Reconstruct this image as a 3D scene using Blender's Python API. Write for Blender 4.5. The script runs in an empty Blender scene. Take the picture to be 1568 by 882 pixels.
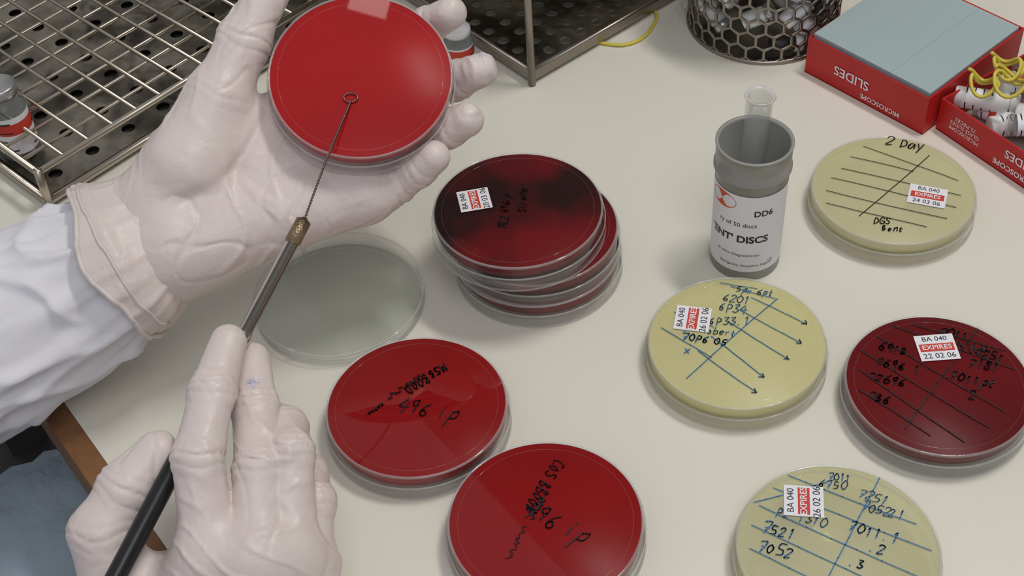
import bpy, math, random
import numpy as np
from mathutils import Vector, Matrix, noise
random.seed(4)
V=Vector
sc=bpy.context.scene
sc.view_settings.view_transform='Standard'
sc.view_settings.look='None'

# ------------------------------------------------------------------ materials
def mat(name,col,rough=.5,metal=0.,spec=.5,coat=0.,sss=0.,bump=None,var=None,trans=0.,spots=None):
    m=bpy.data.materials.new(name); m.use_nodes=True
    nt=m.node_tree; b=nt.nodes['Principled BSDF']
    b.inputs['Base Color'].default_value=(*col,1); b.inputs['Roughness'].default_value=rough
    b.inputs['Metallic'].default_value=metal; b.inputs['Specular IOR Level'].default_value=spec
    b.inputs['Coat Weight'].default_value=coat; b.inputs['Coat Roughness'].default_value=.05
    if sss:
        b.inputs['Subsurface Weight'].default_value=sss
        b.inputs['Subsurface Radius'].default_value=(.006,.003,.002); b.inputs['Subsurface Scale'].default_value=1.
    tc=nt.nodes.new('ShaderNodeTexCoord'); csock=None
    if var:
        n=nt.nodes.new('ShaderNodeTexNoise'); n.inputs['Scale'].default_value=var[0]; n.inputs['Detail'].default_value=4
        nt.links.new(tc.outputs['Object'],n.inputs['Vector'])
        r=nt.nodes.new('ShaderNodeValToRGB'); r.color_ramp.elements[0].position=.5-var[1]; r.color_ramp.elements[1].position=.5+var[1]
        r.color_ramp.elements[0].color=(*col,1); r.color_ramp.elements[1].color=(*var[2],1)
        nt.links.new(n.outputs['Fac'],r.inputs['Fac']); csock=r.outputs['Color']; nt.links.new(csock,b.inputs['Base Color'])
    for (px,py,pz,rad) in (spots or []):   # ink smudges on the glove
        d=nt.nodes.new('ShaderNodeVectorMath'); d.operation='DISTANCE'; d.inputs[1].default_value=(px,py,pz)
        nt.links.new(tc.outputs['Object'],d.inputs[0])
        mr=nt.nodes.new('ShaderNodeMapRange'); mr.inputs['From Min'].default_value=rad; mr.inputs['From Max'].default_value=rad*.5
        nt.links.new(d.outputs['Value'],mr.inputs['Value'])
        nn=nt.nodes.new('ShaderNodeTexNoise'); nn.inputs['Scale'].default_value=900; nt.links.new(tc.outputs['Object'],nn.inputs['Vector'])
        m2=nt.nodes.new('ShaderNodeMapRange'); m2.inputs['From Min'].default_value=.46; m2.inputs['From Max'].default_value=.56; m2.inputs['To Max'].default_value=.75
        nt.links.new(nn.outputs['Fac'],m2.inputs['Value'])
        mu=nt.nodes.new('ShaderNodeMath'); mu.operation='MULTIPLY'; nt.links.new(mr.outputs[0],mu.inputs[0]); nt.links.new(m2.outputs[0],mu.inputs[1])
        mx=nt.nodes.new('ShaderNodeMix'); mx.data_type='RGBA'; nt.links.new(mu.outputs[0],mx.inputs[0]); nt.links.new(csock,mx.inputs[6]); mx.inputs[7].default_value=(.12,.22,.62,1)
        csock=mx.outputs[2]; nt.links.new(csock,b.inputs['Base Color'])
    prev=None
    for (s,dist,det,distort) in (bump or []):
        n=nt.nodes.new('ShaderNodeTexNoise'); n.inputs['Scale'].default_value=s; n.inputs['Detail'].default_value=det
        n.inputs['Distortion'].default_value=distort
        nt.links.new(tc.outputs['Object'],n.inputs['Vector'])
        bp=nt.nodes.new('ShaderNodeBump'); bp.inputs['Distance'].default_value=dist; bp.inputs['Strength'].default_value=1
        nt.links.new(n.outputs['Fac'],bp.inputs['Height'])
        if prev: nt.links.new(prev.outputs['Normal'],bp.inputs['Normal'])
        prev=bp
    if prev: nt.links.new(prev.outputs['Normal'],b.inputs['Normal'])
    if trans:
        t=nt.nodes.new('ShaderNodeBsdfTransparent'); t.inputs[0].default_value=(*[min(1,c*1.35) for c in col],1)
        mx=nt.nodes.new('ShaderNodeMixShader'); mx.inputs[0].default_value=trans
        nt.links.new(b.outputs[0],mx.inputs[1]); nt.links.new(t.outputs[0],mx.inputs[2]); nt.links.new(mx.outputs[0],nt.nodes['Material Output'].inputs[0])
    return m
def clear(name,tint=(1,1,1),haze=.06,ior=1.45,rough=.03,hazecol=(.9,.9,.9)):
    m=bpy.data.materials.new(name); m.use_nodes=True; nt=m.node_tree; nt.nodes.clear()
    o=nt.nodes.new('ShaderNodeOutputMaterial'); t=nt.nodes.new('ShaderNodeBsdfTransparent'); t.inputs[0].default_value=(*tint,1)
    d=nt.nodes.new('ShaderNodeBsdfDiffuse'); d.inputs[0].default_value=(*hazecol,1)
    g=nt.nodes.new('ShaderNodeBsdfGlossy'); g.inputs['Roughness'].default_value=rough
    fr=nt.nodes.new('ShaderNodeFresnel')
    ge=nt.nodes.new('ShaderNodeNewGeometry'); mr=nt.nodes.new('ShaderNodeMapRange')   # thin sheet: same reflectance from both sides
    mr.inputs['To Min'].default_value=ior; mr.inputs['To Max'].default_value=1/ior
    nt.links.new(ge.outputs['Backfacing'],mr.inputs['Value']); nt.links.new(mr.outputs['Result'],fr.inputs['IOR'])
    m1=nt.nodes.new('ShaderNodeMixShader'); m1.inputs[0].default_value=haze
    m2=nt.nodes.new('ShaderNodeMixShader')
    nt.links.new(t.outputs[0],m1.inputs[1]); nt.links.new(d.outputs[0],m1.inputs[2])
    nt.links.new(fr.outputs[0],m2.inputs[0]); nt.links.new(m1.outputs[0],m2.inputs[1]); nt.links.new(g.outputs[0],m2.inputs[2])
    nt.links.new(m2.outputs[0],o.inputs[0]); return m

M_bench=mat('bench_laminate',(.80,.77,.68),.30,spec=.5,var=(3,.35,(.77,.74,.64)),bump=[(900,.00003,2,0)])
M_wood=mat('bench_wood_edge',(.28,.13,.05),.5,var=(60,.3,(.16,.07,.03)))
M_under=mat('bench_carcass',(.05,.045,.04),.7)
M_floor=mat('floor_vinyl',(.035,.033,.035),.6,var=(8,.3,(.05,.045,.045)))
M_wall=mat('wall_paint',(.26,.25,.23),.8,var=(4,.3,(.22,.21,.19)))
M_plastic=clear('clear_polystyrene',haze=.04)
M_top=clear('polished_polystyrene',haze=.006,ior=1.5,rough=.02)
M_lidtop=clear('lid_polystyrene',haze=.05,tint=(.83,.86,.84),ior=1.5)
M_rim=clear('polystyrene_edge',haze=.26,ior=1.6)
M_glass=clear('thin_glass',tint=(.95,.97,.95),haze=.04,ior=1.7,rough=.01)
M_tube=clear('test_tube_glass',tint=(.97,.98,.97),haze=.15,ior=2.0,rough=.02)
M_red=mat('blood_agar',(.30,.0008,.0022),.3,spec=.08,var=(25,.3,(.25,.0008,.002)))
M_redB=mat('fresh_blood_agar',(.46,.0008,.003),.25,spec=.05,var=(18,.25,(.34,.0006,.002)))
M_redD=mat('blood_agar_painted_reflection',(.022,.001,.002),.3,spec=.08,var=(13,.09,(.17,.0015,.004)))  # dark reflection on the stack painted into the red as noise patches
M_redG=mat('dark_blood_agar',(.165,.001,.003),.3,spec=.08,var=(16,.2,(.115,.001,.003)))
M_yel=mat('nutrient_agar',(.80,.75,.42),.35,spec=.3,var=(20,.3,(.77,.71,.38)),trans=.30)
M_yel2=mat('pale_nutrient_agar',(.78,.74,.49),.35,spec=.3,var=(20,.3,(.74,.69,.44)),trans=.34)
M_yel3=mat('thin_nutrient_agar',(.78,.75,.55),.35,spec=.3,var=(14,.2,(.70,.66,.44)),trans=.48)
M_ink=mat('black_marker',(.008,.008,.012),.4)
M_blue=mat('blue_marker',(.018,.15,.36),.4)
M_paper=mat('white_label',(.85,.84,.88),.6)
M_lred=mat('red_label_print',(.62,.05,.03),.6)
M_oran=mat('orange_red_print',(.68,.10,.03),.6)
M_steel=mat('stainless_steel',(.52,.46,.38),.3,metal=1)
M_steelD=mat('perforated_steel',(.13,.118,.10),.30,metal=1,var=(26,.10,(.45,.41,.35)),bump=[(30,.004,2,.5)])  # splotchy reflections painted into the steel colour as bright and dark noise
M_steelB=mat('aged_steel',(.34,.30,.26),.35,metal=1)
M_chrome=mat('chromed_rod',(.62,.60,.58),.16,metal=1)
M_brass=mat('knurled_brass',(.35,.27,.17),.35,metal=1,bump=[(1500,.0004,1,0)])
M_blk=mat('black_handle',(.012,.012,.014),.3)
M_wire=mat('nichrome_wire',(.20,.17,.15),.35,metal=1)
M_glove=mat('latex_glove',(.76,.665,.635),.40,spec=.4,sss=.12,var=(45,.3,(.715,.615,.59)),bump=[(85,.0008,2,.7),(420,.00015,2,.4)],
    spots=[(-.1143,.4006,.0812,.0042),(-.0065,.558,.129,.0022)])
M_coat=mat('lab_coat_cotton',(.80,.785,.83),.85,spec=.15,bump=[(16,.002,2,.6),(1400,.00015,2,0)])
M_jean=mat('blue_denim',(.44,.52,.60),.9,spec=.1,var=(30,.3,(.38,.46,.54)),bump=[(14,.006,3,1),(1500,.0004,2,0)])
M_can=mat('grey_plastic',(.31,.305,.285),.35,spec=.6)
M_box=mat('red_cardboard',(.55,.012,.012),.45,var=(30,.3,(.48,.008,.01)))
M_boxin=mat('box_inside',(.55,.48,.44),.8)
M_slide=mat('stacked_glass_slides',(.42,.52,.53),.25,spec=.6,coat=.3)
M_yellow=mat('yellow_cord',(.72,.60,.08),.5)
M_white=mat('white_plastic',(.78,.78,.78),.4)
M_dark=mat('dark_contents',(.05,.05,.055),.3)
M_grey=mat('grey_cap',(.50,.50,.50),.3,metal=.8)

# ------------------------------------------------------------------ mesh builder
class MB:
    def __init__(s): s.v=[];s.f=[];s.m=[];s.sm=[];s.mats=[]
    def mi(s,m):
        if m not in s.mats: s.mats.append(m)
        return s.mats.index(m)
    def add(s,vs,fs,m,smooth=True,T=None):
        o=len(s.v); k=s.mi(m)
        for p in vs:
            p=V(p)
            if T is not None: p=(T@p) if isinstance(T,Matrix) else V(T(p))
            s.v.append(p)
        for f in fs: s.f.append([i+o for i in f]); s.m.append(k); s.sm.append(smooth)
    def lathe(s,prof,m,n=72,T=None,smooth=True,a0=0,a1=2*math.pi):
        full=abs(a1-a0-2*math.pi)<1e-6; c=n if full else n+1; vs=[];fs=[]
        for r,z in prof:
            for i in range(c):
                a=a0+(a1-a0)*i/n; vs.append((r*math.cos(a),r*math.sin(a),z))
        for j in range(len(prof)-1):
            for i in range(n):
                i2=(i+1)%c
                fs.append((j*c+i,j*c+i2,(j+1)*c+i2,(j+1)*c+i))
        s.add(vs,fs,m,smooth,T)
    def tube(s,pts,r,m,n=8,T=None,closed=False,cap=True):
        pts=[V(p) for p in pts]; N=len(pts); rr=r if isinstance(r,(list,tuple)) else [r]*N
        vs=[];fs=[]; up=None
        for i,p in enumerate(pts):
            if closed: t=(pts[(i+1)%N]-pts[i-1])
            else: t=pts[min(i+1,N-1)]-pts[max(i-1,0)]
            t.normalize()
            if up is None:
                up=V((0,0,1)) if abs(t.z)<.9 else V((1,0,0))
            x=up-t*up.dot(t)
            if x.length<1e-6: x=V((1,0,0))-t*t.x
            x.normalize(); up=x; y=t.cross(x)
            for k in range(n):
                a=2*math.pi*k/n; vs.append(p+x*(rr[i]*math.cos(a))+y*(rr[i]*math.sin(a)))
        for i in range(N if closed else N-1):
            j=(i+1)%N
            for k in range(n):
                k2=(k+1)%n; fs.append((i*n+k,i*n+k2,j*n+k2,j*n+k))
        if cap and not closed:
            fs.append(tuple(range(n))[::-1]); fs.append(tuple((N-1)*n+k for k in range(n)))
        s.add(vs,fs,m,True,T)
    def quadbox(s,c4,z0,z1,m,T=None):
        vs=[(x,y,z0) for x,y in c4]+[(x,y,z1) for x,y in c4]
        s.add(vs,[(3,2,1,0),(4,5,6,7),(0,1,5,4),(1,2,6,5),(2,3,7,6),(3,0,4,7)],m,False,T)
    def box(s,x0,x1,y0,y1,z0,z1,m,T=None): s.quadbox([(x0,y0),(x1,y0),(x1,y1),(x0,y1)],z0,z1,m,T)
    def ribbon(s,pts,w,m,z=0,T=None):
        vs=[];fs=[]
        for i in range(len(pts)-1):
            a=V((*pts[i],0));b=V((*pts[i+1],0)); d=b-a
            if d.length<1e-7: continue
            d.normalize(); q=V((-d.y,d.x,0))*w/2; e=d*w*.35; o=len(vs); a=a-e; b=b+e
            zz=z+.00001*(len(s.f)%7)
            for p in (a-q,b-q,b+q,a+q): vs.append((p.x,p.y,zz))
            fs.append((o,o+1,o+2,o+3))
        s.add(vs,fs,m,False,T)
    def text(s,body,size,m,T=None,align='CENTER',bold=0):
        cu=bpy.data.curves.new('t','FONT'); cu.body=body; cu.size=size; cu.align_x=align; cu.align_y='CENTER'; cu.offset=bold; cu.resolution_u=3
        ob=bpy.data.objects.new('t',cu); me=bpy.data.meshes.new_from_object(ob)
        s.add([tuple(v.co) for v in me.vertices],[tuple(p.vertices) for p in me.polygons],m,False,T)
        bpy.data.objects.remove(ob); bpy.data.curves.remove(cu); bpy.data.meshes.remove(me)
    def build(s,name,parent=None,M=None):
        me=bpy.data.meshes.new(name); me.from_pydata([tuple(p) for p in s.v],[],s.f)
        for m in s.mats: me.materials.append(m)
        me.polygons.foreach_set('material_index',s.m); me.polygons.foreach_set('use_smooth',s.sm); me.update()
        ob=bpy.data.objects.new(name,me); bpy.context.collection.objects.link(ob)
        if parent: ob.parent=parent
        if M is not None: ob.matrix_world=M
        return ob
def TR(x,y,z=0,ang=0): return Matrix.Translation((x,y,z))@Matrix.Rotation(math.radians(ang),4,'Z')
def frame(o,x,y,z):
    M=Matrix((V(x),V(y),V(z))).transposed().to_4x4(); M.translation=V(o); return M

# ------------------------------------------------------------------ handwriting
FN={'0':[[(.5,1),(.1,.7),(.1,.3),(.5,0),(.9,.3),(.9,.7),(.5,1)]],'1':[[(.3,.8),(.5,1),(.45,0)]],
'2':[[(.1,.8),(.5,1),(.9,.75),(.1,0),(.9,.05)]],'3':[[(.1,.95),(.8,.95),(.4,.55),(.9,.35),(.5,0),(.1,.1)]],
'4':[[(.5,1),(.05,.4),(.95,.45)],[(.7,.8),(.6,-.1)]],'5':[[(.9,1),(.3,1),(.2,.55),(.8,.5),(.8,.1),(.1,0)]],
'6':[[(.8,1),(.3,.6),(.15,.2),(.5,0),(.8,.2),(.5,.45),(.2,.3)]],'7':[[(.05,.95),(.9,1),(.4,0)],[(.3,.5),(.8,.5)]],
'8':[[(.8,.85),(.4,1),(.2,.75),(.8,.3),(.5,0),(.15,.25),(.8,.85)]],'9':[[(.8,.7),(.4,.5),(.2,.8),(.6,1),(.8,.75),(.7,0)]],
'P':[[(.2,-.1),(.25,1),(.8,.9),(.8,.55),(.25,.45)]],'M':[[(.05,0),(.2,1),(.5,.3),(.8,1),(.95,0)]],'S':[[(.9,.9),(.4,1),(.2,.7),(.8,.4),(.6,0),(.1,.1)]],
'B':[[(.2,0),(.2,1),(.7,.9),(.3,.55),(.85,.35),(.6,0),(.2,0)]],'D':[[(.2,0),(.2,1),(.8,.8),(.85,.3),(.2,0)]],'C':[[(.9,.9),(.4,1),(.1,.5),(.4,0),(.9,.1)]],
'O':[[(.5,1),(.1,.5),(.5,0),(.9,.5),(.5,1)]],'E':[[(.9,1),(.2,1),(.2,0),(.9,0)],[(.2,.5),(.8,.5)]],'Z':[[(.1,1),(.9,1),(.1,0),(.9,0)]],
'G':[[(.9,.9),(.4,1),(.1,.5),(.4,0),(.9,.2),(.9,.5),(.5,.5)]],'T':[[(.1,1),(.9,1)],[(.5,1),(.5,0)]],'R':[[(.2,0),(.2,1),(.8,.85),(.3,.5),(.9,0)]],
'x':[[(.1,.6),(.8,0)],[(.8,.6),(.1,0)]],'a':[[(.8,.6),(.3,.6),(.1,.2),(.4,0),(.8,.5),(.8,0)]],'y':[[(.1,.6),(.4,.1)],[(.9,.6),(.2,-.5)]],
'i':[[(.4,.6),(.45,0)],[(.4,.9),(.45,.85)]],'p':[[(.3,.6),(.1,-.5)],[(.3,.5),(.8,.7),(.8,.2),(.25,.1)]],'r':[[(.2,.6),(.3,0)],[(.3,.4),(.8,.6)]],
'o':[[(.5,.6),(.1,.3),(.5,0),(.8,.3),(.5,.6)]],'n':[[(.2,.6),(.2,0)],[(.2,.4),(.7,.6),(.7,0)]],'e':[[(.15,.3),(.8,.4),(.5,.6),(.15,.3),(.4,0),(.8,.1)]],
't':[[(.4,1),(.35,.1),(.7,0)],[(.1,.6),(.8,.6)]],'.':[[(.3,.05),(.4,0)]],'-':[[(.1,.4),(.9,.45)]],'b':[[(.2,1),(.2,0),(.8,.1),(.7,.5),(.2,.4)]],'d':[[(.8,1),(.8,0),(.2,.1),(.3,.5),(.8,.4)]]}
def write(mb,txt,x,y,ang,size,w,m,z,T=None):
    rnd=random.Random(len(txt)*7+int(x*1e5)); ca,sa=math.cos(math.radians(ang)),math.sin(math.radians(ang)); cx=0
    for ch in txt:
        if ch==' ': cx+=size*.5; continue
        j=rnd.uniform(-.10,.10)*size; k=rnd.uniform(.8,1.15)
        for pl in FN.get(ch,FN['o']):
            pp=[]
            for a,b in pl:
                px=cx+(a*.6+b*.16)*size*k+rnd.uniform(-.04,.04)*size; py=b*size*k+j+rnd.uniform(-.04,.04)*size
                pp.append((px,py))
            # round the pen strokes off
            sm=[]
            if len(pp)>2:
                for i in range(len(pp)-1):
                    p0=V(pp[max(i-1,0)]);p1=V(pp[i]);p2=V(pp[i+1]);p3=V(pp[min(i+2,len(pp)-1)])
                    for q in range(4):
                        t=q/4; sm.append(tuple(.5*((2*p1)+(p2-p0)*t+(2*p0-5*p1+4*p2-p3)*t*t+(3*p1-p0-3*p2+p3)*t*t*t)))
                sm.append(pp[-1])
            else: sm=pp
            mb.ribbon([(x+a*ca-b*sa,y+a*sa+b*ca) for a,b in sm],w,m,z,T)
        cx+=size*.70
def scribble(mb,x0,y0,x1,y1,amp,n,w,m,z):
    d=V((x1-x0,y1-y0)); q=V((-d.y,d.x)).normalized(); pts=[]
    for i in range(n):
        t=i/(n-1); pts.append(tuple(V((x0,y0))+d*t+q*amp*random.uniform(-1,1)))
    mb.ribbon(pts,w,m,z)
def label(mb,x,y,ang,z,w=.016,h=.015,date='24 03 06'):
    T=TR(x,y,z+.0001,ang)
    mb.add([(-w/2,-h/2,0),(w/2,-h/2,0),(w/2,h/2,0),(-w/2,h/2,0)],[(0,1,2,3)],M_paper,False,T)
    b=h*.15
    mb.add([(-w*.44,-b,.00005),(w*.44,-b,.00005),(w*.44,b,.00005),(-w*.44,b,.00005)],[(0,1,2,3)],M_lred,False,T)
    mb.text('EXPIRES',h*.25,M_paper,T@TR(0,0,.0001),bold=.00005)
    mb.text(date,h*.27,M_ink,T@TR(0,-h*.33,.0001)); mb.text('BA 040',h*.25,M_ink,T@TR(0,h*.33,.0001))

# ------------------------------------------------------------------ petri dishes
H=.0155
def dish(name,M,agar,draw=None):
    mb=MB()
    mb.lathe([(0,.0005),(.0444,.0005),(.045,.0011),(.045,.0088)],M_plastic,128)
    mb.lathe([(.0452,.0082),(.0453,.0090),(.0447,.0091),(.0446,.0084)],M_rim,128)
    mb.lathe([(.0450,.0003),(.0453,.0009),(.0448,.0014)],M_rim,128)
    mb.lathe([(.0434,.0030),(.0438,.0148)],M_plastic,128)
    mb.lathe([(.0438,.0145),(.0440,.0152),(.0436,.0157),(.0430,.0157),(.0428,.0153)],M_rim,128)
    mb.lathe([(.0428,.0154),(0,.0154)],M_top,128)
    mb.lathe([(.0392,.0154),(.0393,.01555),(.0395,.0154)],M_plastic,128)
    mb.lathe([(0,.01535),(.0426,.01515),(.0433,.0148),(.0433,.0094),(.0428,.0090),(0,.0090)],agar,128)
    if draw: draw(mb,.0158)
    ob=mb.build(name,M=M); return ob
mm=.001
def at(x,y,z=0,rot=0): return TR(x*mm,y*mm,z*mm,rot)
def L(mb,col,z,w,*segs):
    for a in segs:
        n=7; bow=random.uniform(-.5,.5); pts=[]
        dx,dy=a[2]-a[0],a[3]-a[1]; ln=math.hypot(dx,dy)
        for i in range(n+1):
            t=i/n; o=bow*math.sin(t*math.pi)+random.uniform(-.12,.12); pts.append((a[0]+dx*t-dy/ln*o,a[1]+dy*t+dx/ln*o))
        mb.ribbon([(p*mm,q*mm) for p,q in pts],w*mm,col,z)
def W(mb,t,x,y,a,s,col,z,w=.5): write(mb,t,x*mm,y*mm,a,s*mm,w*mm,col,z)

def dA(mb,z):
    W(mb,'MSBBOOD',15,24,212,5,M_ink,z,.7)
    scribble(mb,-.014,.006,.004,.0175,.0016,40,.0006,M_ink,z)
    L(mb,M_ink,z,.5,(-24,-2,-16,4))
    for q in range(5): L(mb,M_ink,z,.9,(-23+q*1.6,-2.2+q,-22.4+q*1.6,-1.9+q))
    W(mb,'496 ip',-10,-2,-22,7.5,M_ink,z,.7)
def dE(mb,z):
    W(mb,'COS BBOOD',9,33,236,5.2,M_ink,z,.6)
    scribble(mb,-.007,.002,.001,.012,.0022,24,.0006,M_ink,z)
    scribble(mb,-.019,-.018,-.009,-.002,.0012,34,.0004,M_ink,z)
    W(mb,'496 ip',-10,5,-40,8,M_ink,z,.7)
def dS(mb,z):
    label(mb,-.022,.0085,98,z,.016,.0165,'20 03 06')
    W(mb,'MEZ 696ip',-6,-14,84,4.2,M_ink,z,.5)
    W(mb,'Strone',4,-4,84,4.5,M_ink,z,.5)
def dB(mb,z):
    L(mb,M_blue,z,.5,(-28,-22,25,26),(3,37,24,26),(12,28,36,7),(5,20,31,-5),(-2,13,23,-15),(-12,4,9,-25),(-20,-5,4,-34),(-36,12,-14,-10),(-28,22,-10,10),(-2,40,16,34))
    L(mb,M_blue,z,.5,(36,7,33.5,7.5),(36,7,35.5,9.8),(31,-5,28.5,-4.5),(31,-5,30.5,-2.5),(23,-15,20.5,-14.5),(23,-15,22.5,-12.5),(9,-25,6.5,-24.5),(9,-25,8.5,-22.5),(4,-34,1.5,-33.5),(4,-34,3.5,-31.5))
    W(mb,'5px 6pt',5,33,-16,4,M_blue,z); W(mb,'6201',-3,27,-14,5,M_blue,z); W(mb,'6P34',-6,21,-14,5,M_blue,z)
    W(mb,'6P33.1',-12,12,-8,4.8,M_blue,z); W(mb,'Robert',-17,7,-14,4.2,M_blue,z); W(mb,'70P6 05',-27,3,-16,4.8,M_blue,z,.65); W(mb,'x',-27,-6,-10,5,M_blue,z,.6)
    label(mb,-.0195,.0165,75,z,.0165,.0175,'26 02 06'); scribble(mb,-.026,.008,-.012,.018,.002,6,.0005,M_blue,z)
def dC(mb,z):
    L(mb,M_ink,z,.5,(-23,-20,26,24),(-17,28,14,12),(-24,19,34,-10),(-31,12,29,-19),(-36,2,22,-27),(-38,-8,10,-32),(-8,36,36,2),(16,32,18,34))
    W(mb,'2 Day',4,36,-18,6.5,M_ink,z,.7); W(mb,'DGS',-17,-26,-14,4.2,M_ink,z,.6); W(mb,'Bent',-14,-32,-12,4.2,M_ink,z,.6)
    label(mb,.0165,-.0085,-22,z,.020,.0155,'24 03 06')
def dD(mb,z):
    L(mb,M_blue,z,.55,(-22,-36,26,34),(-14,39,36,8),(-22,33,39,-6),(-30,24,36,-22),(-35,14,28,-31),(-38,2,14,-38),(-40,-12,0,-39),(-32,26,6,35))
    W(mb,'6750',-2,32,-14,4.6,M_blue,z); W(mb,'7011',3,35,-10,3.6,M_blue,z); W(mb,'7251',14,25,-30,4.6,M_blue,z); W(mb,'7052.1',14,18,-24,4.4,M_blue,z)
    W(mb,'7521',-20,23,-20,4.6,M_blue,z); W(mb,'P2.1310',-24,18,-22,4.6,M_blue,z); W(mb,'7521',-32,10,-22,5.4,M_blue,z,.65); W(mb,'7052',-35,1,-22,5.4,M_blue,z,.65)
    W(mb,'7011.1',6,8,-25,5.2,M_blue,z,.65); W(mb,'.2',12,-4,-20,5,M_blue,z,.65); W(mb,'.3',2,-10,-20,5,M_blue,z,.65); W(mb,'.2',22,14,-20,4,M_blue,z)
    label(mb,-.010,.0245,80,z,.0165,.0175,'26 02 06'); scribble(mb,-.016,.018,-.004,.031,.002,6,.0005,M_blue,z)
def dG(mb,z):
    L(mb,M_ink,z,.6,(-24,-24,30,30),(-20,34,24,-22),(-30,26,14,-30),(-34,14,0,-36),(-10,39,38,2),(0,38,38,14),(-38,2,-14,-30))
    W(mb,'7011',10,30,-30,5,M_ink,z,.7); W(mb,'6918',-22,25,-26,5,M_ink,z,.7); W(mb,'7696.1',-26,16,-26,5,M_ink,z,.7); W(mb,'72696',-32,8,-26,5,M_ink,z,.7)
    W(mb,'7B6',-36,-4,-28,5,M_ink,z,.7); W(mb,'7251',22,14,-30,5,M_ink,z,.7); W(mb,'7181',17,8,-30,5,M_ink,z,.7); W(mb,'7011pt',6,2,-28,5,M_ink,z,.7); W(mb,'2',10,-12,-20,5,M_ink,z,.7)
    scribble(mb,.014,.022,.030,.015,.004,16,.0006,M_ink,z)
    label(mb,.0065,.0215,-4,z,.019,.0165,'22 02 06')
dish('blood_agar_petri_dish',at(-50.1,438.2,0,4),M_red,dA)
dish('blood_agar_petri_dish',at(7.0,366.2,0,4),M_red,dE)
dish('blood_agar_petri_dish',at(199.1,427.3,0,4),M_redG,dG)
dish('blood_agar_petri_dish',at(15.2,540.9,0,0),M_redD,None)
dish('blood_agar_petri_dish',at(14.0,540.2,15.9,30),M_redD,None)
dish('blood_agar_petri_dish',at(6.0,537.3,31.8,0),M_redD,dS)
dish('nutrient_agar_petri_dish',at(108.8,463.7,0,0),M_yel,dB)
dish('nutrient_agar_petri_dish',at(210.8,565.2,0,0),M_yel2,dC)
dish('nutrient_agar_petri_dish',at(132.5,340.9,0,0),M_yel3,dD)
# held dish
n=V((.076,-.413,.909)).normalized(); xa=(V((1,0,0))-n*n.x).normalized(); ya=n.cross(xa)
top=V((-64.3,547,131.7))*mm
dish('blood_agar_petri_dish',frame(top-n*H,xa,ya,n),M_redB,None)
# clear lid (open side up)
mb=MB()
mb.lathe([(0,.0006),(.0440,.0006)],M_lidtop,96)
mb.lathe([(.0440,.0006),(.0450,.0014),(.0452,.0080)],M_plastic,96)
mb.lathe([(.0450,.0076),(.0455,.0080),(.0455,.0087),(.0449,.0088),(.0446,.0080)],M_rim,96)
mb.lathe([(.0446,.0004),(.0453,.0010),(.0449,.0018)],M_rim,96)
mb.lathe([(.0405,.0007),(.0407,.0013),(.0411,.0007)],M_rim,96)
for k in range(3):
    a=.5+k*2.1; mb.box(-.0015,.0015,.0435,.0447,.0015,.0075,M_rim,Matrix.Rotation(a,4,'Z'))
mb.build('petri_dish_lid',M=at(-91.6,525.2,0))

# ------------------------------------------------------------------ bench + room
eo=V((-.243,.468,0)); ed=V((.56,-.83,0)).normalized(); en=V((.83,.56,0)).normalized()
BT=frame(eo,ed,en,(0,0,1))
mb=MB()
mb.box(-.75,.75,.012,.78,-.028,0,M_bench,BT)
mb.box(-.75,.75,0,.0125,-.032,-.0004,M_wood,BT)
mb.box(-.75,.75,.02,.78,-.032,-.0275,M_wood,BT)
mb.box(-.75,.75,.02,.05,-.09,-.032,M_under,BT)
for a in (-.72,.68):
    for b in (.03,.72): mb.box(a,a+.045,b,b+.045,-.75,-.032,M_under,BT)
mb.build('lab_bench')
mb=MB(); mb.box(-2,2,-1.6,.80,-.77,-.75,M_floor,BT); mb.build('floor')
mb=MB(); mb.box(-2,2,.80,.86,-.75,1.75,M_wall,BT); mb.build('wall_back')

# ------------------------------------------------------------------ disc canister + test tube
mb=MB()
R0=.0185
mb.lathe([(0,0),(.0178,0),(R0,.0008),(R0,.0645),(.0190,.0650),(.0198,.0658),(.0198,.0672),(.0191,.0678),(.0191,.0798),(.0196,.0802),(.0196,.0812),(.0182,.0812),(.0176,.0800),(.0172,.004),(0,.004)],M_can,80)
fa=math.radians(-103)
def wrap(r): return lambda p:(r*math.cos(fa+p[0]/r),r*math.sin(fa+p[0]/r),p[1])
ns=48; vs=[];fs=[]
for i in range(ns+1):
    for zz in (.0065,.0590): vs.append((-.032+.064*i/ns,zz,0))
for i in range(ns): fs.append((2*i,2*i+2,2*i+3,2*i+1))
mb.add(vs,fs,M_paper,True,wrap(R0+.00012))
def ct(t,s,z,size,m,align='CENTER',bold=0):
    o=TR(s,z,0); f=wrap(R0+.00022); mb.text(t,size,m,lambda p:f(o@p),align,bold)
ct('DD6',.0080,.0475,.0052,M_ink,bold=.00012); ct('ry of 50 discs',-.0055,.0395,.0039,M_ink); ct("'ENT' DISCS",-.0048,.0295,.0064,M_ink,bold=.00020)
ct('in vitro Diagnosticum',-.004,.0185,.0027,M_ink); ct('Basingstoke, Hampshire, England',.001,.0110,.0022,M_ink); ct('CE',.0145,.0125,.0026,M_ink)
f=wrap(R0+.0002); oc=(-.0155,.0530); ov=[(*oc,0)]+[(oc[0]+.0090*math.cos(a*math.pi/16),oc[1]+.0050*math.sin(a*math.pi/16),0) for a in range(32)]
mb.add(ov,[(0,i+1,(i+1)%32+1) for i in range(32)],M_oran,False,f)
f3=wrap(R0+.0004); mb.text('OXO',.0048,M_paper,lambda p:f3(TR(*oc)@p))
mb.build('disc_canister',M=at(126,537.3,0))
mb=MB()
mb.lathe([(0,.0),(.003,.0006),(.0055,.003),(.0066,.0065),(.0066,.1000),(.0070,.1012),(.0076,.1018)],M_tube,48)
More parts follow.
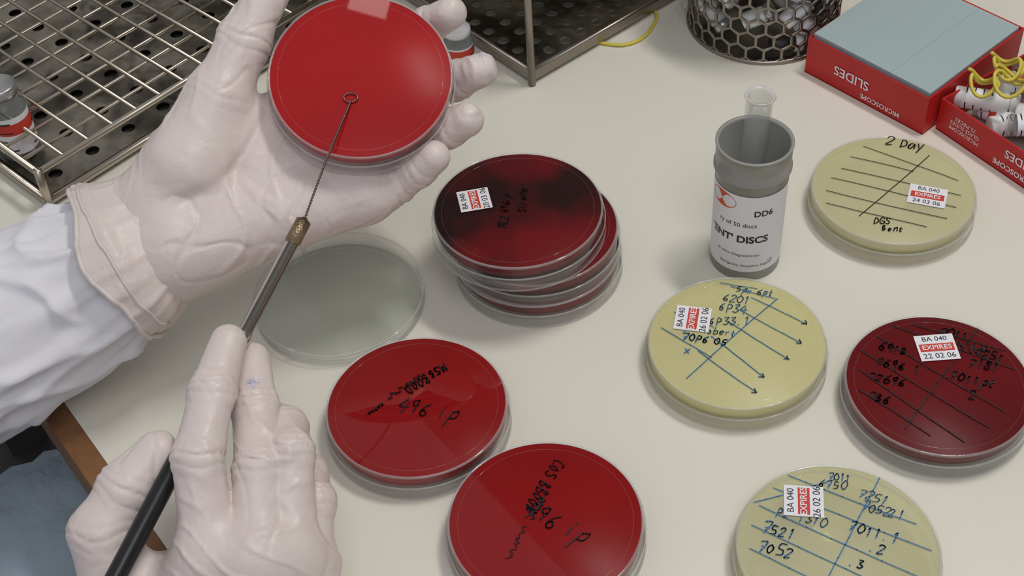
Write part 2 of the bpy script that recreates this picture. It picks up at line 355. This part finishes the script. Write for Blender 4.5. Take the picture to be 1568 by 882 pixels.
mb.lathe([(0,.0012),(.003,.0018),(.0050,.004),(.0056,.007),(.0056,.1000),(.0060,.1014)],M_tube,48)
mb.lathe([(.0060,.1014),(.0066,.1024),(.0074,.1026),(.0077,.1019),(.0070,.1010)],M_rim,48)
mb.build('glass_test_tube',M=Matrix.Translation((.1245,.5395,.0050))@Matrix.Rotation(math.radians(1.5),4,'Y'))

# ------------------------------------------------------------------ slide boxes
def openbox(mb,Lx,Ly,h,t,m,T):
    mb.box(0,Lx,0,Ly,0,.001,m,T)
    mb.box(0,Lx,0,t,0,h,m,T); mb.box(0,Lx,Ly-t,Ly,0,h,m,T); mb.box(0,t,t,Ly-t,0,h,m,T); mb.box(Lx-t,Lx,t,Ly-t,0,h,m,T)
ax=V((.635,-.772,0)).normalized(); ay=V((.772,.635,0))
B1=frame((.1892,.6924,0),ax,ay,(0,0,1))
mb=MB(); openbox(mb,.087,.094,.0262,.0012,M_box,B1)
for i in range(3):
    x0=.0016+i*.0279
    for k in range(14):
        z0=.0015+k*.0019; j=random.uniform(-.00012,.00012)
        mb.box(x0+j,x0+.0279+j,.003+abs(j),.0905,z0,z0+.0018,M_slide,B1)
def face_text(mb,t,size,fx,fz,B,m,bold=0):
    T=B@frame((fx,-.0004,fz),(-1,0,0),(0,0,-1),(0,-1,0)); mb.text(t,size,m,T,bold=bold)
face_text(mb,'SLIDES',.0088,.034,.0135,B1,M_paper,.0001); face_text(mb,'MICROSCOPE',.0046,.056,.0050,B1,M_paper,.00006)
mb.build('microscope_slide_box')
bx=V((.52,-.854,0)).normalized(); by=V((.854,.52,0)).normalized()
B2=frame((.2535,.6300,0),bx,by,(0,0,1))
mb=MB(); openbox(mb,.100,.090,.0222,.0012,M_box,B2)
mb.box(.0013,.0987,.0013,.0887,.001,.0015,M_boxin,B2)
face_text(mb,'MICROSCOPE',.0050,.058,.0060,B2,M_paper,.0001); face_text(mb,'SLIDES',.0075,.060,.0150,B2,M_paper,.0001)
face_text(mb,'MICROSCOPE\nGLASS SLIDES\n72 PIECES',.0036,.020,.012,B2,M_paper)
mb.build('microscope_slide_box')
def vial(mb,Lg,r,T,capm=M_white,lab=True,red=True,body=None,band=(.30,.42)):
    mb.lathe([(0,0),(r*.9,0),(r,r*.12),(r,Lg*.80),(r*.72,Lg*.86),(r*.72,Lg*.9)],body or M_glass,32,T)
    mb.lathe([(r*.86,Lg*.86),(r*.9,Lg*.865),(r*.9,Lg*.99),(r*.8,Lg),(0,Lg)],capm,32,T)
    if lab:
        mb.lathe([(r*1.02,Lg*.12),(r*1.02,Lg*.64)],M_paper,32,T)
        if red: mb.lathe([(r*1.03,Lg*band[0]),(r*1.03,Lg*band[1])],M_lred,32,T)
        for k in range(4):
            for q in range(3):
                zz=Lg*(.17+.13*k); mb.lathe([(r*1.035,zz),(r*1.035,zz+Lg*.02)],M_ink,12,T,a0=.3+q*2.1+k*.2,a1=1.5+q*2.1)
mb=MB()
for vi,(px,py,pz,ang,tl) in enumerate([(.012,.030,.0085,10,4),(.030,.020,.0085,60,0),(.050,.045,.0085,-20,3),(.028,.060,.012,40,6),(.012,.055,.019,55,5),(.040,.028,.021,25,8),(.060,.020,.0085,80,0),(.075,.050,.0085,30,5),(.058,.055,.021,70,6),(.020,.035,.024,75,6),(.045,.015,.022,50,4),(.004,.018,.016,35,3)]):
    T=B2@Matrix.Translation((px-.006,py-.004,pz))@Matrix.Rotation(math.radians(ang),4,'Z')@Matrix.Rotation(math.radians(90-tl),4,'Y')
    vial(mb,.036,.0062,T,M_white,red=(vi%3==0),body=M_white if vi%2 else M_glass)
def cord(cx,cy,cz,r,tilt,seed):
    pts=[]
    for i in range(40):
        a=i/40*2*math.pi*1.6; q=r*(1+.2*math.sin(a*1.3+seed)); pts.append(B2@V((cx+q*math.cos(a),cy+q*math.sin(a)*.8,cz+.004*math.sin(a*2+tilt)+i*.0001)))
    mb.tube(pts,.0011,M_yellow,6)
cord(.012,.036,.034,.0085,0,1); cord(.024,.028,.033,.010,1,2); cord(.050,.030,.033,.009,2,3); cord(.062,.050,.031,.010,3,4); cord(.035,.060,.032,.012,.5,5); cord(.010,.020,.028,.008,.5,7)
mb.build('specimen_vials')
mb=MB()
cp=[(60,740),(66,737),(74,733.5),(82,732),(91,735),(98,741.5),(103,750),(106.5,759),(106,770)]
pts=[]
for i in range(len(cp)-1):
    for k in range(4):
        t=k/4; p0=V(cp[max(i-1,0)]);p1=V(cp[i]);p2=V(cp[i+1]);p3=V(cp[min(i+2,len(cp)-1)])
        q=.5*((2*p1)+(p2-p0)*t+(2*p0-5*p1+4*p2-p3)*t*t+(3*p1-p0-3*p2+p3)*t*t*t); pts.append((q.x*mm,q.y*mm,.0013))
mb.tube(pts,.0011,M_yellow,8); mb.build('yellow_cord')

# ------------------------------------------------------------------ wire mesh basket with bottles
mb=MB(); Rb=.0470; cols=27; pitch=2*math.pi*Rb/cols
for row in range(12):
    for c in range(cols):
        th=(c+.5*(row%2))*2*math.pi/cols; zc=.007+row*.0096; pts=[]
        for k in range(6):
            a=k*math.pi/3+math.pi/6; u=pitch*.56*math.cos(a); w=.0062*math.sin(a)
            pts.append(((Rb)*math.cos(th+u/Rb),(Rb)*math.sin(th+u/Rb),zc+w))
        mb.tube(pts,.0010,M_steelB,5,closed=True)
for z in (.001,.118): mb.tube([(Rb*math.cos(i*math.pi/32),Rb*math.sin(i*math.pi/32),z) for i in range(64)],.0018,M_steelB,8,closed=True)
mb.lathe([(0,.001),(Rb,.001)],M_steelD,48)
rr=random.Random(3)
for i in range(90):
    a=rr.uniform(0,2*math.pi); rad=.037*math.sqrt(rr.uniform(.05,1)) if i>45 else .0400; z=.010+.10*rr.random() if i>45 else .010+.095*((i*.37)%1)
    if i<=45: a=-math.pi/2+rr.uniform(-1.7,1.7)
    T=Matrix.Translation((rad*math.cos(a),rad*math.sin(a),z))@Matrix.Rotation(a+math.pi/2+rr.uniform(-.15,.15),4,'Z')@Matrix.Rotation(math.pi/2+rr.uniform(-.7,.7),4,'Y')@Matrix.Translation((0,0,-.009))
    m=rr.choice([M_white,M_white,M_paper,M_grey,M_dark])
    mb.lathe([(0,0),(.0050,0),(.0054,.001),(.0054,.013),(.0042,.0145)],m,14,T)
    mb.lathe([(.0050,.0145),(.0056,.0150),(.0056,.0195),(0,.0195)],rr.choice([M_white,M_grey,M_dark]),14,T)
mb.build('wire_mesh_basket',M=at(173.6,749.5))

# ------------------------------------------------------------------ racks
def perf(mb,x0,x1,y0,y1,z,sp,hr,m,T):
    nx=int((x1-x0)/sp); ny=int((y1-y0)/sp); sx=(x1-x0)/nx; sy=(y1-y0)/ny; vs=[];fs=[]
    sq=[(1,0),(1,.5),(1,1),(.5,1),(0,1),(-.5,1),(-1,1),(-1,.5),(-1,0),(-1,-.5),(-1,-1),(-.5,-1),(0,-1),(.5,-1),(1,-1),(1,-.5)]
    for i in range(nx):
        for j in range(ny):
            cx=x0+(i+.5)*sx; cy=y0+(j+.5)*sy; o=len(vs)
            for (a,b) in sq: vs.append((cx+a*sx/2,cy+b*sy/2,z))
            for (a,b) in sq:
                an=math.atan2(b,a); vs.append((cx+hr*math.cos(an),cy+hr*math.sin(an),z))
            for (a,b) in sq:
                an=math.atan2(b,a); vs.append((cx+hr*math.cos(an),cy+hr*math.sin(an),z-.0012))
            for k in range(16):
                k2=(k+1)%16; fs.append((o+k,o+k2,o+16+k2,o+16+k)); fs.append((o+16+k,o+16+k2,o+32+k2,o+32+k))
    mb.add(vs,fs,m,False,T)
ra=V((.71,.704,0)).normalized(); rb=V((-.704,.71,0)).normalized()
K1=frame((-.262,.619,0),ra,rb,(0,0,1)); A,Bq=.245,.30; zt=.027
mb=MB()
perf(mb,.003,A-.003,.003,Bq-.003,.006,.0265,.0042,M_steelD,K1)
mb.box(.003,A-.003,.003,Bq-.003,.0006,.0010,M_under,K1)
for z,r in ((.005,.0024),(zt,.0021)):
    mb.tube([(0,0,z),(A,0,z)],r,M_steel,10,K1); mb.tube([(0,Bq,z),(A,Bq,z)],r,M_steel,10,K1); mb.tube([(0,-.001,z),(0,Bq,z)],r,M_steel,10,K1); mb.tube([(A,0,z),(A,Bq,z)],r,M_steel,10,K1)
for x in (0,A):
    for y in (0,Bq): mb.tube([(x,y,0),(x,y,zt+.002)],.0026,M_steel,10,K1)
nx=14; ny=17
for i in range(1,nx): 
    x=A*i/nx; mb.tube([(x,0,zt+.001),(x,Bq,zt+.001)],.0012,M_steel,6,K1)
for j in range(1,ny):
    y=Bq*j/ny; mb.tube([(0,y,zt-.0008),(A,y,zt-.0008)],.0012,M_steel,6,K1)
mb.build('wire_test_tube_rack')
K2=frame((.0219,.6998,0),V((.79,.613,0)).normalized(),V((-.613,.79,0)).normalized(),(0,0,1)); A2,B2q=.17,.20
mb=MB()
for z in (.010,.075,.125):
    perf(mb,.002,A2-.002,.002,B2q-.002,z,.0135,.0040,M_steelD,K2)
    for s in ([(0,0,z),(A2,0,z)],[(0,B2q,z),(A2,B2q,z)],[(0,0,z),(0,B2q,z)],[(A2,0,z),(A2,B2q,z)]): mb.tube(s,.0018,M_steelB,8,K2)
    if z<.02:
        mb.box(0,A2,-.0006,.0006,z-.007,z+.001,M_steelB,K2); mb.box(-.0006,.0006,0,B2q,z-.007,z+.001,M_steelB,K2)
for x in (0,A2):
    for y in (0,B2q): mb.tube([(x,y,0),(x,y,.15)],.0024,M_steelB,10,K2)
mb.build('test_tube_rack')
mb=MB(); vial(mb,.0495,.0115,Matrix.Identity(4),M_grey,band=(.40,.56)); mb.build('glass_vial',M=at(-285.9,666,6.2,200))
mb=MB(); vial(mb,.030,.0095,Matrix.Identity(4),M_white,band=(.40,.60)); mb.build('glass_vial',M=at(-22,724,0,30))

# ------------------------------------------------------------------ inoculating loop
def mv(*a): return V(a)*mm
lp=top+n*.0008+ (mv(-69.3,536.1,126.5)-top)-n*((mv(-69.3,536.1,126.5)-top).dot(n))
h0=mv(-91.3,475.8,107.3); h1=mv(-181.5,298,50); hd=(h1-h0).normalized()
mb=MB()
rl=.0033
ringp=[lp+xa*(rl*math.cos(a*math.pi/12))+ya*(rl*.72*math.sin(a*math.pi/12)) for a in range(24)]
mb.tube(ringp,.00036,M_wire,8,closed=True)
st=lp-ya*rl*.72; N=120
for ph in (0,math.pi):
    pts=[]
    d=(h0-st); t=d.normalized(); xx=t.cross(V((0,0,1))).normalized(); yy=t.cross(xx)
    for i in range(N+1):
        s=i/N; p=st+d*s+n*(.0030*math.sin(s*math.pi)); a=s*2*math.pi*22+ph
        pts.append(p+(xx*math.cos(a)+yy*math.sin(a))*.0003)
    mb.tube(pts,.00034,M_wire,6)
mb.tube([h0+hd*q for q in (0,.0015,.0016,.0125,.0126,.014)],[.0016,.0024,.0036,.0037,.0030,.0030],M_brass,20)
mb.tube([h0+hd*q for q in (.014,.0145,.060,.0605,.075)],[.0026,.0030,.0031,.0036,.0036],M_chrome,20)
mb.tube([h0+hd*q for q in (.075,.078,.14,.20,.215,.218)],[.0034,.0040,.0044,.0042,.0036,.001],M_blk,20)
mb.build('inoculating_loop')

# ------------------------------------------------------------------ hands (signed-distance modelling -> surface nets)
def surface_nets(S,org,vox):
    nx,ny,nz=S.shape
    ins=S<0
    cor=[(0,0,0),(1,0,0),(0,1,0),(1,1,0),(0,0,1),(1,0,1),(0,1,1),(1,1,1)]
    edges=[(0,1),(2,3),(4,5),(6,7),(0,2),(1,3),(4,6),(5,7),(0,4),(1,5),(2,6),(3,7)]
    cnt=np.zeros((nx-1,ny-1,nz-1),np.int8)
    for c in cor: cnt+=ins[c[0]:nx-1+c[0],c[1]:ny-1+c[1],c[2]:nz-1+c[2]]
    act=(cnt>0)&(cnt<8); I=np.argwhere(act)
    idx=-np.ones(act.shape,np.int64); idx[act]=np.arange(len(I))
    val=[S[I[:,0]+c[0],I[:,1]+c[1],I[:,2]+c[2]] for c in cor]
    P=np.zeros((len(I),3)); K=np.zeros(len(I))
    for a,b in edges:
        va,vb=val[a],val[b]; m=(va<0)!=(vb<0); t=np.where(m,va/np.where(m,va-vb,1),0)
        pa=np.array(cor[a]);pb=np.array(cor[b])
        P+=np.where(m[:,None],pa+(pb-pa)*t[:,None],0); K+=m
    P=P/K[:,None]+I; verts=P*vox+org
    faces=[]
    for ax_ in range(3):
        sl0=[slice(None)]*3; sl1=[slice(None)]*3; sl0[ax_]=slice(0,-1); sl1[ax_]=slice(1,None)
        a=ins[tuple(sl0)];b=ins[tuple(sl1)]; E=np.argwhere(a!=b); u=(ax_+1)%3;w=(ax_+2)%3
        ok=(E[:,u]>0)&(E[:,w]>0)&(E[:,u]<S.shape[u]-1)&(E[:,w]<S.shape[w]-1); E=E[ok]
        s=a[E[:,0],E[:,1],E[:,2]]
        def g(du,dw):
            Q=E.copy(); Q[:,u]+=du;Q[:,w]+=dw; return idx[Q[:,0],Q[:,1],Q[:,2]]
        q=np.stack([g(-1,-1),g(0,-1),g(0,0),g(-1,0)],1)
        q[~s]=q[~s][:,::-1]; faces.append(q)
    return verts,np.concatenate(faces)
def cone(X,a,b,ra_,rb_):
    a=np.array(a);b=np.array(b); ba=b-a; pa=X-a; h=np.clip((pa@ba)/(ba@ba+1e-12),0,1)
    return np.linalg.norm(pa-h[...,None]*ba,axis=-1)-(ra_+(rb_-ra_)*h)
def smin(a,b,k):
    h=np.clip(.5+.5*(b-a)/k,0,1); return b*(1-h)+a*h-k*h*(1-h)
def build_hand(name,fingers,palm,lo,hi,axis,creases=(),vox=.0010,parent=None,kp=.011,kf=.006):
    lo=np.array(lo)*mm;hi=np.array(hi)*mm
    n_=np.ceil((hi-lo)/vox).astype(int)
    g=[(lo[i]+vox*np.arange(n_[i])).astype(np.float32) for i in range(3)]
    X=np.stack(np.meshgrid(*g,indexing='ij'),-1)
    P_=None
    for a,b,r1,r2 in palm:
        d=cone(X,np.array(a)*mm,np.array(b)*mm,r1*mm,r2*mm); P_=d if P_ is None else smin(P_,d,kp)
    for (a,b,r_,dep) in creases:   # palm creases: shallow grooves lying on the surface
        d=cone(X,np.array(a)*mm,np.array(b)*mm,0,0); P_=P_+dep*mm*np.exp(-(d/(r_*mm))**2)
    tot=P_
    for j in fingers:
        Fd=None
        for q in range(len(j)-1):
            d=cone(X,np.array(j[q][:3])*mm,np.array(j[q+1][:3])*mm,j[q][3]*mm,j[q+1][3]*mm)
            Fd=d if Fd is None else smin(Fd,d,.003)
        for q in range(1,len(j)-1):
            a=np.array(j[q-1][:3])*mm; b=np.array(j[q][:3])*mm; c_=np.array(j[q+1][:3])*mm
            t=(c_-a)/np.linalg.norm(c_-a); rel=X-b; s=rel@t; rad=np.linalg.norm(rel,axis=-1)
            ph=s*2*np.pi/.0045+1.8*np.sin(rel[...,0]*260+q)+1.2*np.sin(rel[...,1]*310)
            Fd=Fd+(.0010*np.maximum(0,np.cos(ph))**4-.0006)*np.exp(-(s/.0075)**2)*(rad<.03)
        tot=np.minimum(tot,smin(Fd,P_,kf))
    vs,fs=surface_nets(tot,lo,vox)
    me=bpy.data.meshes.new(name); me.from_pydata(vs.tolist(),[],fs.tolist()); me.materials.append(M_glove)
    me.polygons.foreach_set('use_smooth',[True]*len(me.polygons)); me.update()
    N_=np.zeros(len(me.vertices)*3); me.vertex_normals.foreach_get('vector',N_); N_=N_.reshape(-1,3); nv=vs.copy()
    ax_=V(axis).normalized(); s1=ax_.cross(V((.3,.2,.93))).normalized(); s2=ax_.cross(s1)
    for i in range(len(vs)):      # soft tension folds of the loose latex
        c=V(vs[i]); la=c.dot(ax_); lb=c.dot(s1); lc=c.dot(s2)
        wz=.25*noise.noise(V((la*30,lb*30,lc*30)))
        w1=noise.noise(V((la*75+lb*30+wz*4,lb*26,lc*26))); w2=noise.noise(V((la*26+7,lb*90+la*30,lc*50+wz*3)))
        r1=max(0,1-abs(w1)/.14); r2=max(0,1-abs(w2)/.12)
        m1=max(0,min(1,.5+2.2*noise.noise(V((la*20+3,lb*20,lc*20))))); m2=max(0,min(1,.4+2.2*noise.noise(V((la*24+13,lb*24,lc*24)))))
        nv[i]+=N_[i]*(.0009*r1*m1-.0008*r2*m2+.0006*noise.noise(V((la*45,lb*45,lc*45+9))))
    me.vertices.foreach_set('co',nv.ravel()); me.update()
    ob=bpy.data.objects.new(name,me); bpy.context.collection.objects.link(ob); ob.parent=parent
    md=ob.modifiers.new('s','SMOOTH'); md.iterations=1; md.factor=.5
    return ob
tech=bpy.data.objects.new('lab_technician',None); bpy.context.collection.objects.link(tech)
wd=np.array((.44,-.806,-.40))
wr=np.array((-164,504.5,79.3)); cm_=(-150,524,102)
wA=wr-wd*11; wB=wr+wd*11; wr2=np.array((-180,499,73)); w2A=wr2-wd*11; w2B=wr2+wd*11
im=(-88.1,564.2,106.7); mmj=(-79,545.5,98.2); rm=(-71.6,529.7,89.9); pmj=(-67.4,515.9,83.4); tm=(-134,549.2,122.8); hyp=(-140.8,499.8,74.8); pc=(-117.7,530.3,91.8)
palmL=[(wA,cm_,20,20),(w2A,wA,20,20),(w2B,wB,20,20),(wA,wB,20,20),(cm_,tm,20,14.5),(wA,im,18,12),(wB,mmj,17,12),(wB,rm,17,11.5),(wB,hyp,20,17),(hyp,pmj,17,11),(pc,im,12,11.5),(pc,mmj,12,12),(cm_,im,15,11),((-102.9,510.5,78.2),pmj,13,10.5),(im,pmj,11,10.5)]
pn=np.array((.076,-.413,.909)); 
def on(p,h): return tuple(np.array(p)+pn*h)
crL=[(on((-150,508,86),19),on((-128,523,92),15),3,1.5),(on((-128,523,92),15),on((-112,548,104),14),3,1.5)]
fL=[[(*cm_,19),(*tm,14),(-120.4,571.7,139.1,12.3),(-106,592.1,154.8,10.2)],
    [(*im,11),(-52.8,585.6,117.7,9.6),(-32.1,589.4,127,9.0),(-19.9,582.5,138.4,8.2)],
    [(*mmj,11),(-39.5,561.6,104.1,9.8),(-19.9,563.1,112.5,9.3),(-7.6,557.6,121.1,8.4)],
    [(*rm,11),(-40.7,541.1,94,9.6),(-25.6,538.2,102.3,9.1),(-15.8,535.6,109.6,8.3)],
    [(*pmj,10.5),(-52,520.2,84.8,9.0),(-40.9,520.5,93.5,8.5),(-32.7,519.6,100.9,7.8)]]
build_hand('left_gloved_hand',fL,palmL,(-206,462,38),(8,610,172),(85,41,19),crL,parent=tech)
wrR=np.array((-147,299,12.)); wx=np.array((.97,-.15,-.1)); rA=wrR-wx*11; rB=wrR+wx*11
im=(-132.2,334.6,53.5); mj=(-113.2,332.5,51.5); rj=(-100.2,335.5,46.5); pj=(-94.8,336.8,33.8); tmr=(-178.6,349.1,55.1); tcr=(-171,325.8,25.5); bk=(-117.1,317.2,23.1); web=(-157.5,337.2,28.2)
palmR=[(rA,im,20,12),(rB,mj,19,12),(rB,rj,19,11),(rB,pj,18,10.5),(rA,tcr,20,15),(tcr,tmr,15,12),(im,rj,12,11),(mj,pj,12,10.5),(bk,mj,16,12),(web,tcr,11,13),(web,im,11,10),(rA,rB,20,20)]
fR=[[(*tcr,15),(*tmr,12.5),(-168.2,363.4,64.8,11.5),(-154.3,376.8,70.9,9.5)],
    [(*im,12),(-134.5,364.9,80.3,10.2),(-129.4,392.4,88.9,9.3),(-123.8,416.5,92.8,8.0)],
    [(*mj,12),(-111.6,365.6,69.8,10.2),(-114.6,396.2,73,9.1),(-116.7,419.1,77.1,7.9)],
    [(*rj,11),(-98.3,371.8,69.2,9.6),(-102.6,391.9,61.5,8.8),(-112.4,405,53.7,8.2)],
    [(*pj,10.5),(-91.6,361.7,48.2,9.0),(-95.7,380.2,43,8.3),(-101.7,393.7,38.5,7.6)]]
build_hand('right_gloved_hand',fR,palmR,(-212,268,-16),(-66,440,112),(30,95,60),parent=tech)

# ------------------------------------------------------------------ sleeves / cuffs / denim
def loft(mb,ctr,rw,rt,wdir,m,nseg=144,sub=10,fold=.004,seed=0,wave=0,clamp=True,longf=0):
    C_=[V(c)*mm for c in ctr]; pts=[];RW=[];RT=[]
    for i in range(len(C_)-1):
        for k in range(sub):
            t=k/sub; p0=C_[max(i-1,0)];p1=C_[i];p2=C_[i+1];p3=C_[min(i+2,len(C_)-1)]
            pts.append(.5*((2*p1)+(p2-p0)*t+(2*p0-5*p1+4*p2-p3)*t*t+(3*p1-p0-3*p2+p3)*t*t*t))
            RW.append(rw[i]+(rw[i+1]-rw[i])*t); RT.append(rt[i]+(rt[i+1]-rt[i])*t)
    pts.append(C_[-1]);RW.append(rw[-1]);RT.append(rt[-1])
    N=len(pts); vs=[];fs=[]; run=0
    for i,p in enumerate(pts):
        if i: run+=(pts[i]-pts[i-1]).length
        t=(pts[min(i+1,N-1)]-pts[max(i-1,0)]).normalized(); w=V(wdir); w=(w-t*w.dot(t)).normalized(); u=t.cross(w)
        for k in range(nseg):
            a=2*math.pi*k/nseg; dirv=w*math.cos(a)*RW[i]*mm+u*math.sin(a)*RT[i]*mm
            q=p+dirv; nn=dirv.normalized(); cx,cy=math.cos(a),math.sin(a)
            f1=noise.noise(V((cx*1.1,cy*1.1,run*14+seed)))
            g=noise.noise(V((cx*1.3+run*9,cy*1.3-run*6,run*22+seed*2)))
            g2=noise.noise(V((cx*2.0,cy*2.0+run*5,run*11+seed*3)))
            g3=noise.noise(V((cx*4,cy*4,run*8+seed*5)))
            rid=max(0,1-abs(g)*4.5); rid2=max(0,1-abs(g2)*5)
            q=q+nn*(fold*(1.1*f1+.8*rid**1.4+.55*rid2**1.4)+longf*max(0,1-abs(g3)*4))
            if wave and i<2: q=q+t*(wave*math.sin(a*2+1)+wave*.6*math.sin(a*5+seed))*(1-i*.4)
            if clamp and (q-eo).dot(en)>0.0 and q.z<.0012: q.z=.0012
            vs.append(q)
    for i in range(N-1):
        for k in range(nseg):
            k2=(k+1)%nseg; fs.append((i*nseg+k,(i+1)*nseg+k,(i+1)*nseg+k2,i*nseg+k2))
    mb.add(vs,fs,m); return vs,N,nseg
mb=MB()
ctr=[(-191,495,70),(-181,498.5,73),(-172,502,76.5),(-156,507.5,82.5)]
vs,N,ns=loft(mb,ctr,[41.5,39.5,35,27],[34,32,26,17],wd,M_glove,sub=10,fold=.0013,seed=5,wave=.0035,clamp=False,longf=.0009)
mb.tube([vs[k] for k in range(ns)],.0012,M_glove,8,closed=True)
sh=[vs[(7+int(2.5*math.sin(2*math.pi*k/ns+1)))*ns+k] for k in range(ns)]
mb.tube([.25*sh[k-1]+.5*sh[k]+.25*sh[(k+1)%ns] for k in range(ns)],.0009,M_glove,8,closed=True)
mb.build('left_glove_cuff',tech)
mb=MB()
loft(mb,[(-172,501,75),(-184,497.5,70),(-216.9,490.4,55.5),(-250.7,479.5,46.5),(-289.5,465.3,42),(-331,444,42),(-385,415,42),(-450,370,60)],[24,34,42,46,49,54,58,60],[17,25.5,36,42,46,50,52,56],wd,M_coat,sub=22,fold=.0045,seed=2,longf=.0008)
mb.build('left_coat_sleeve',tech)
mb=MB()
loft(mb,[(-150,308,14),(-156,294,6),(-176,262,-14),(-216,215,-40),(-270,140,-60),(-330,50,-40)],[29,35,44,50,54,58],[22,30,38,46,50,54],(1,-.2,0),M_coat,sub=12,fold=.0042,seed=9,clamp=False)
mb.build('right_coat_sleeve',tech)
for nm,off in (('left_trouser_leg',V((14,-26,-6))),('right_trouser_leg',V((115,-200,-9)))):
    mb=MB()
    loft(mb,[tuple(V(c)+off) for c in [(-590,300,-150),(-430,392,-148),(-276,480,-145),(-140,560,-145),(0,635,-150),(40,660,-190),(50,668,-300),(50,668,-480)]],[88,84,80,76,72,66,60,55],[80,76,72,68,66,62,60,55],(.5,-.86,0),M_jean,sub=8,fold=.006,seed=13,clamp=False)
    mb.build(nm,tech)

# ------------------------------------------------------------------ lights / world / camera
def area(name,loc,tgt,size,power,col=(1,1,1),sy=None):
    l=bpy.data.lights.new(name,'AREA'); l.energy=power; l.color=col; l.size=size
    if sy: l.shape='RECTANGLE'; l.size_y=sy
    o=bpy.data.objects.new(name,l); bpy.context.collection.objects.link(o); o.location=loc
    o.rotation_euler=(V(tgt)-V(loc)).to_track_quat('-Z','Y').to_euler(); return o
area('ceiling_light_main',(.62,.78,1.35),(.08,.5,0),.42,29,(1,.98,.93))
area('added_fill_front',(.15,-.35,1.5),(.0,.45,0),.7,5,(.96,.97,1))  # soft fill added to lift the shadows, not a fixture of the room
area('ceiling_light_small',(.015,.78,1.65),(-.05,.55,0),.06,.05,(1,.9,.85))
w=bpy.data.worlds.new('world'); sc.world=w; w.use_nodes=True
w.node_tree.nodes['Background'].inputs[0].default_value=(.96,.97,1,1); w.node_tree.nodes['Background'].inputs[1].default_value=.36
p=math.radians(45.80); r=math.radians(4.31)
F=V((0,math.cos(p),-math.sin(p))); U0=V((0,math.sin(p),math.cos(p))); RR=V((1,0,0))
Rv=math.cos(r)*RR-math.sin(r)*U0; Uv=math.sin(r)*RR+math.cos(r)*U0
cam=bpy.data.cameras.new('camera'); co=bpy.data.objects.new('camera',cam); bpy.context.collection.objects.link(co)
cam.lens=36*2170.4/1568; cam.sensor_width=36; cam.clip_start=.01
co.matrix_world=frame((0,0,.5414),Rv,Uv,-F); sc.camera=co
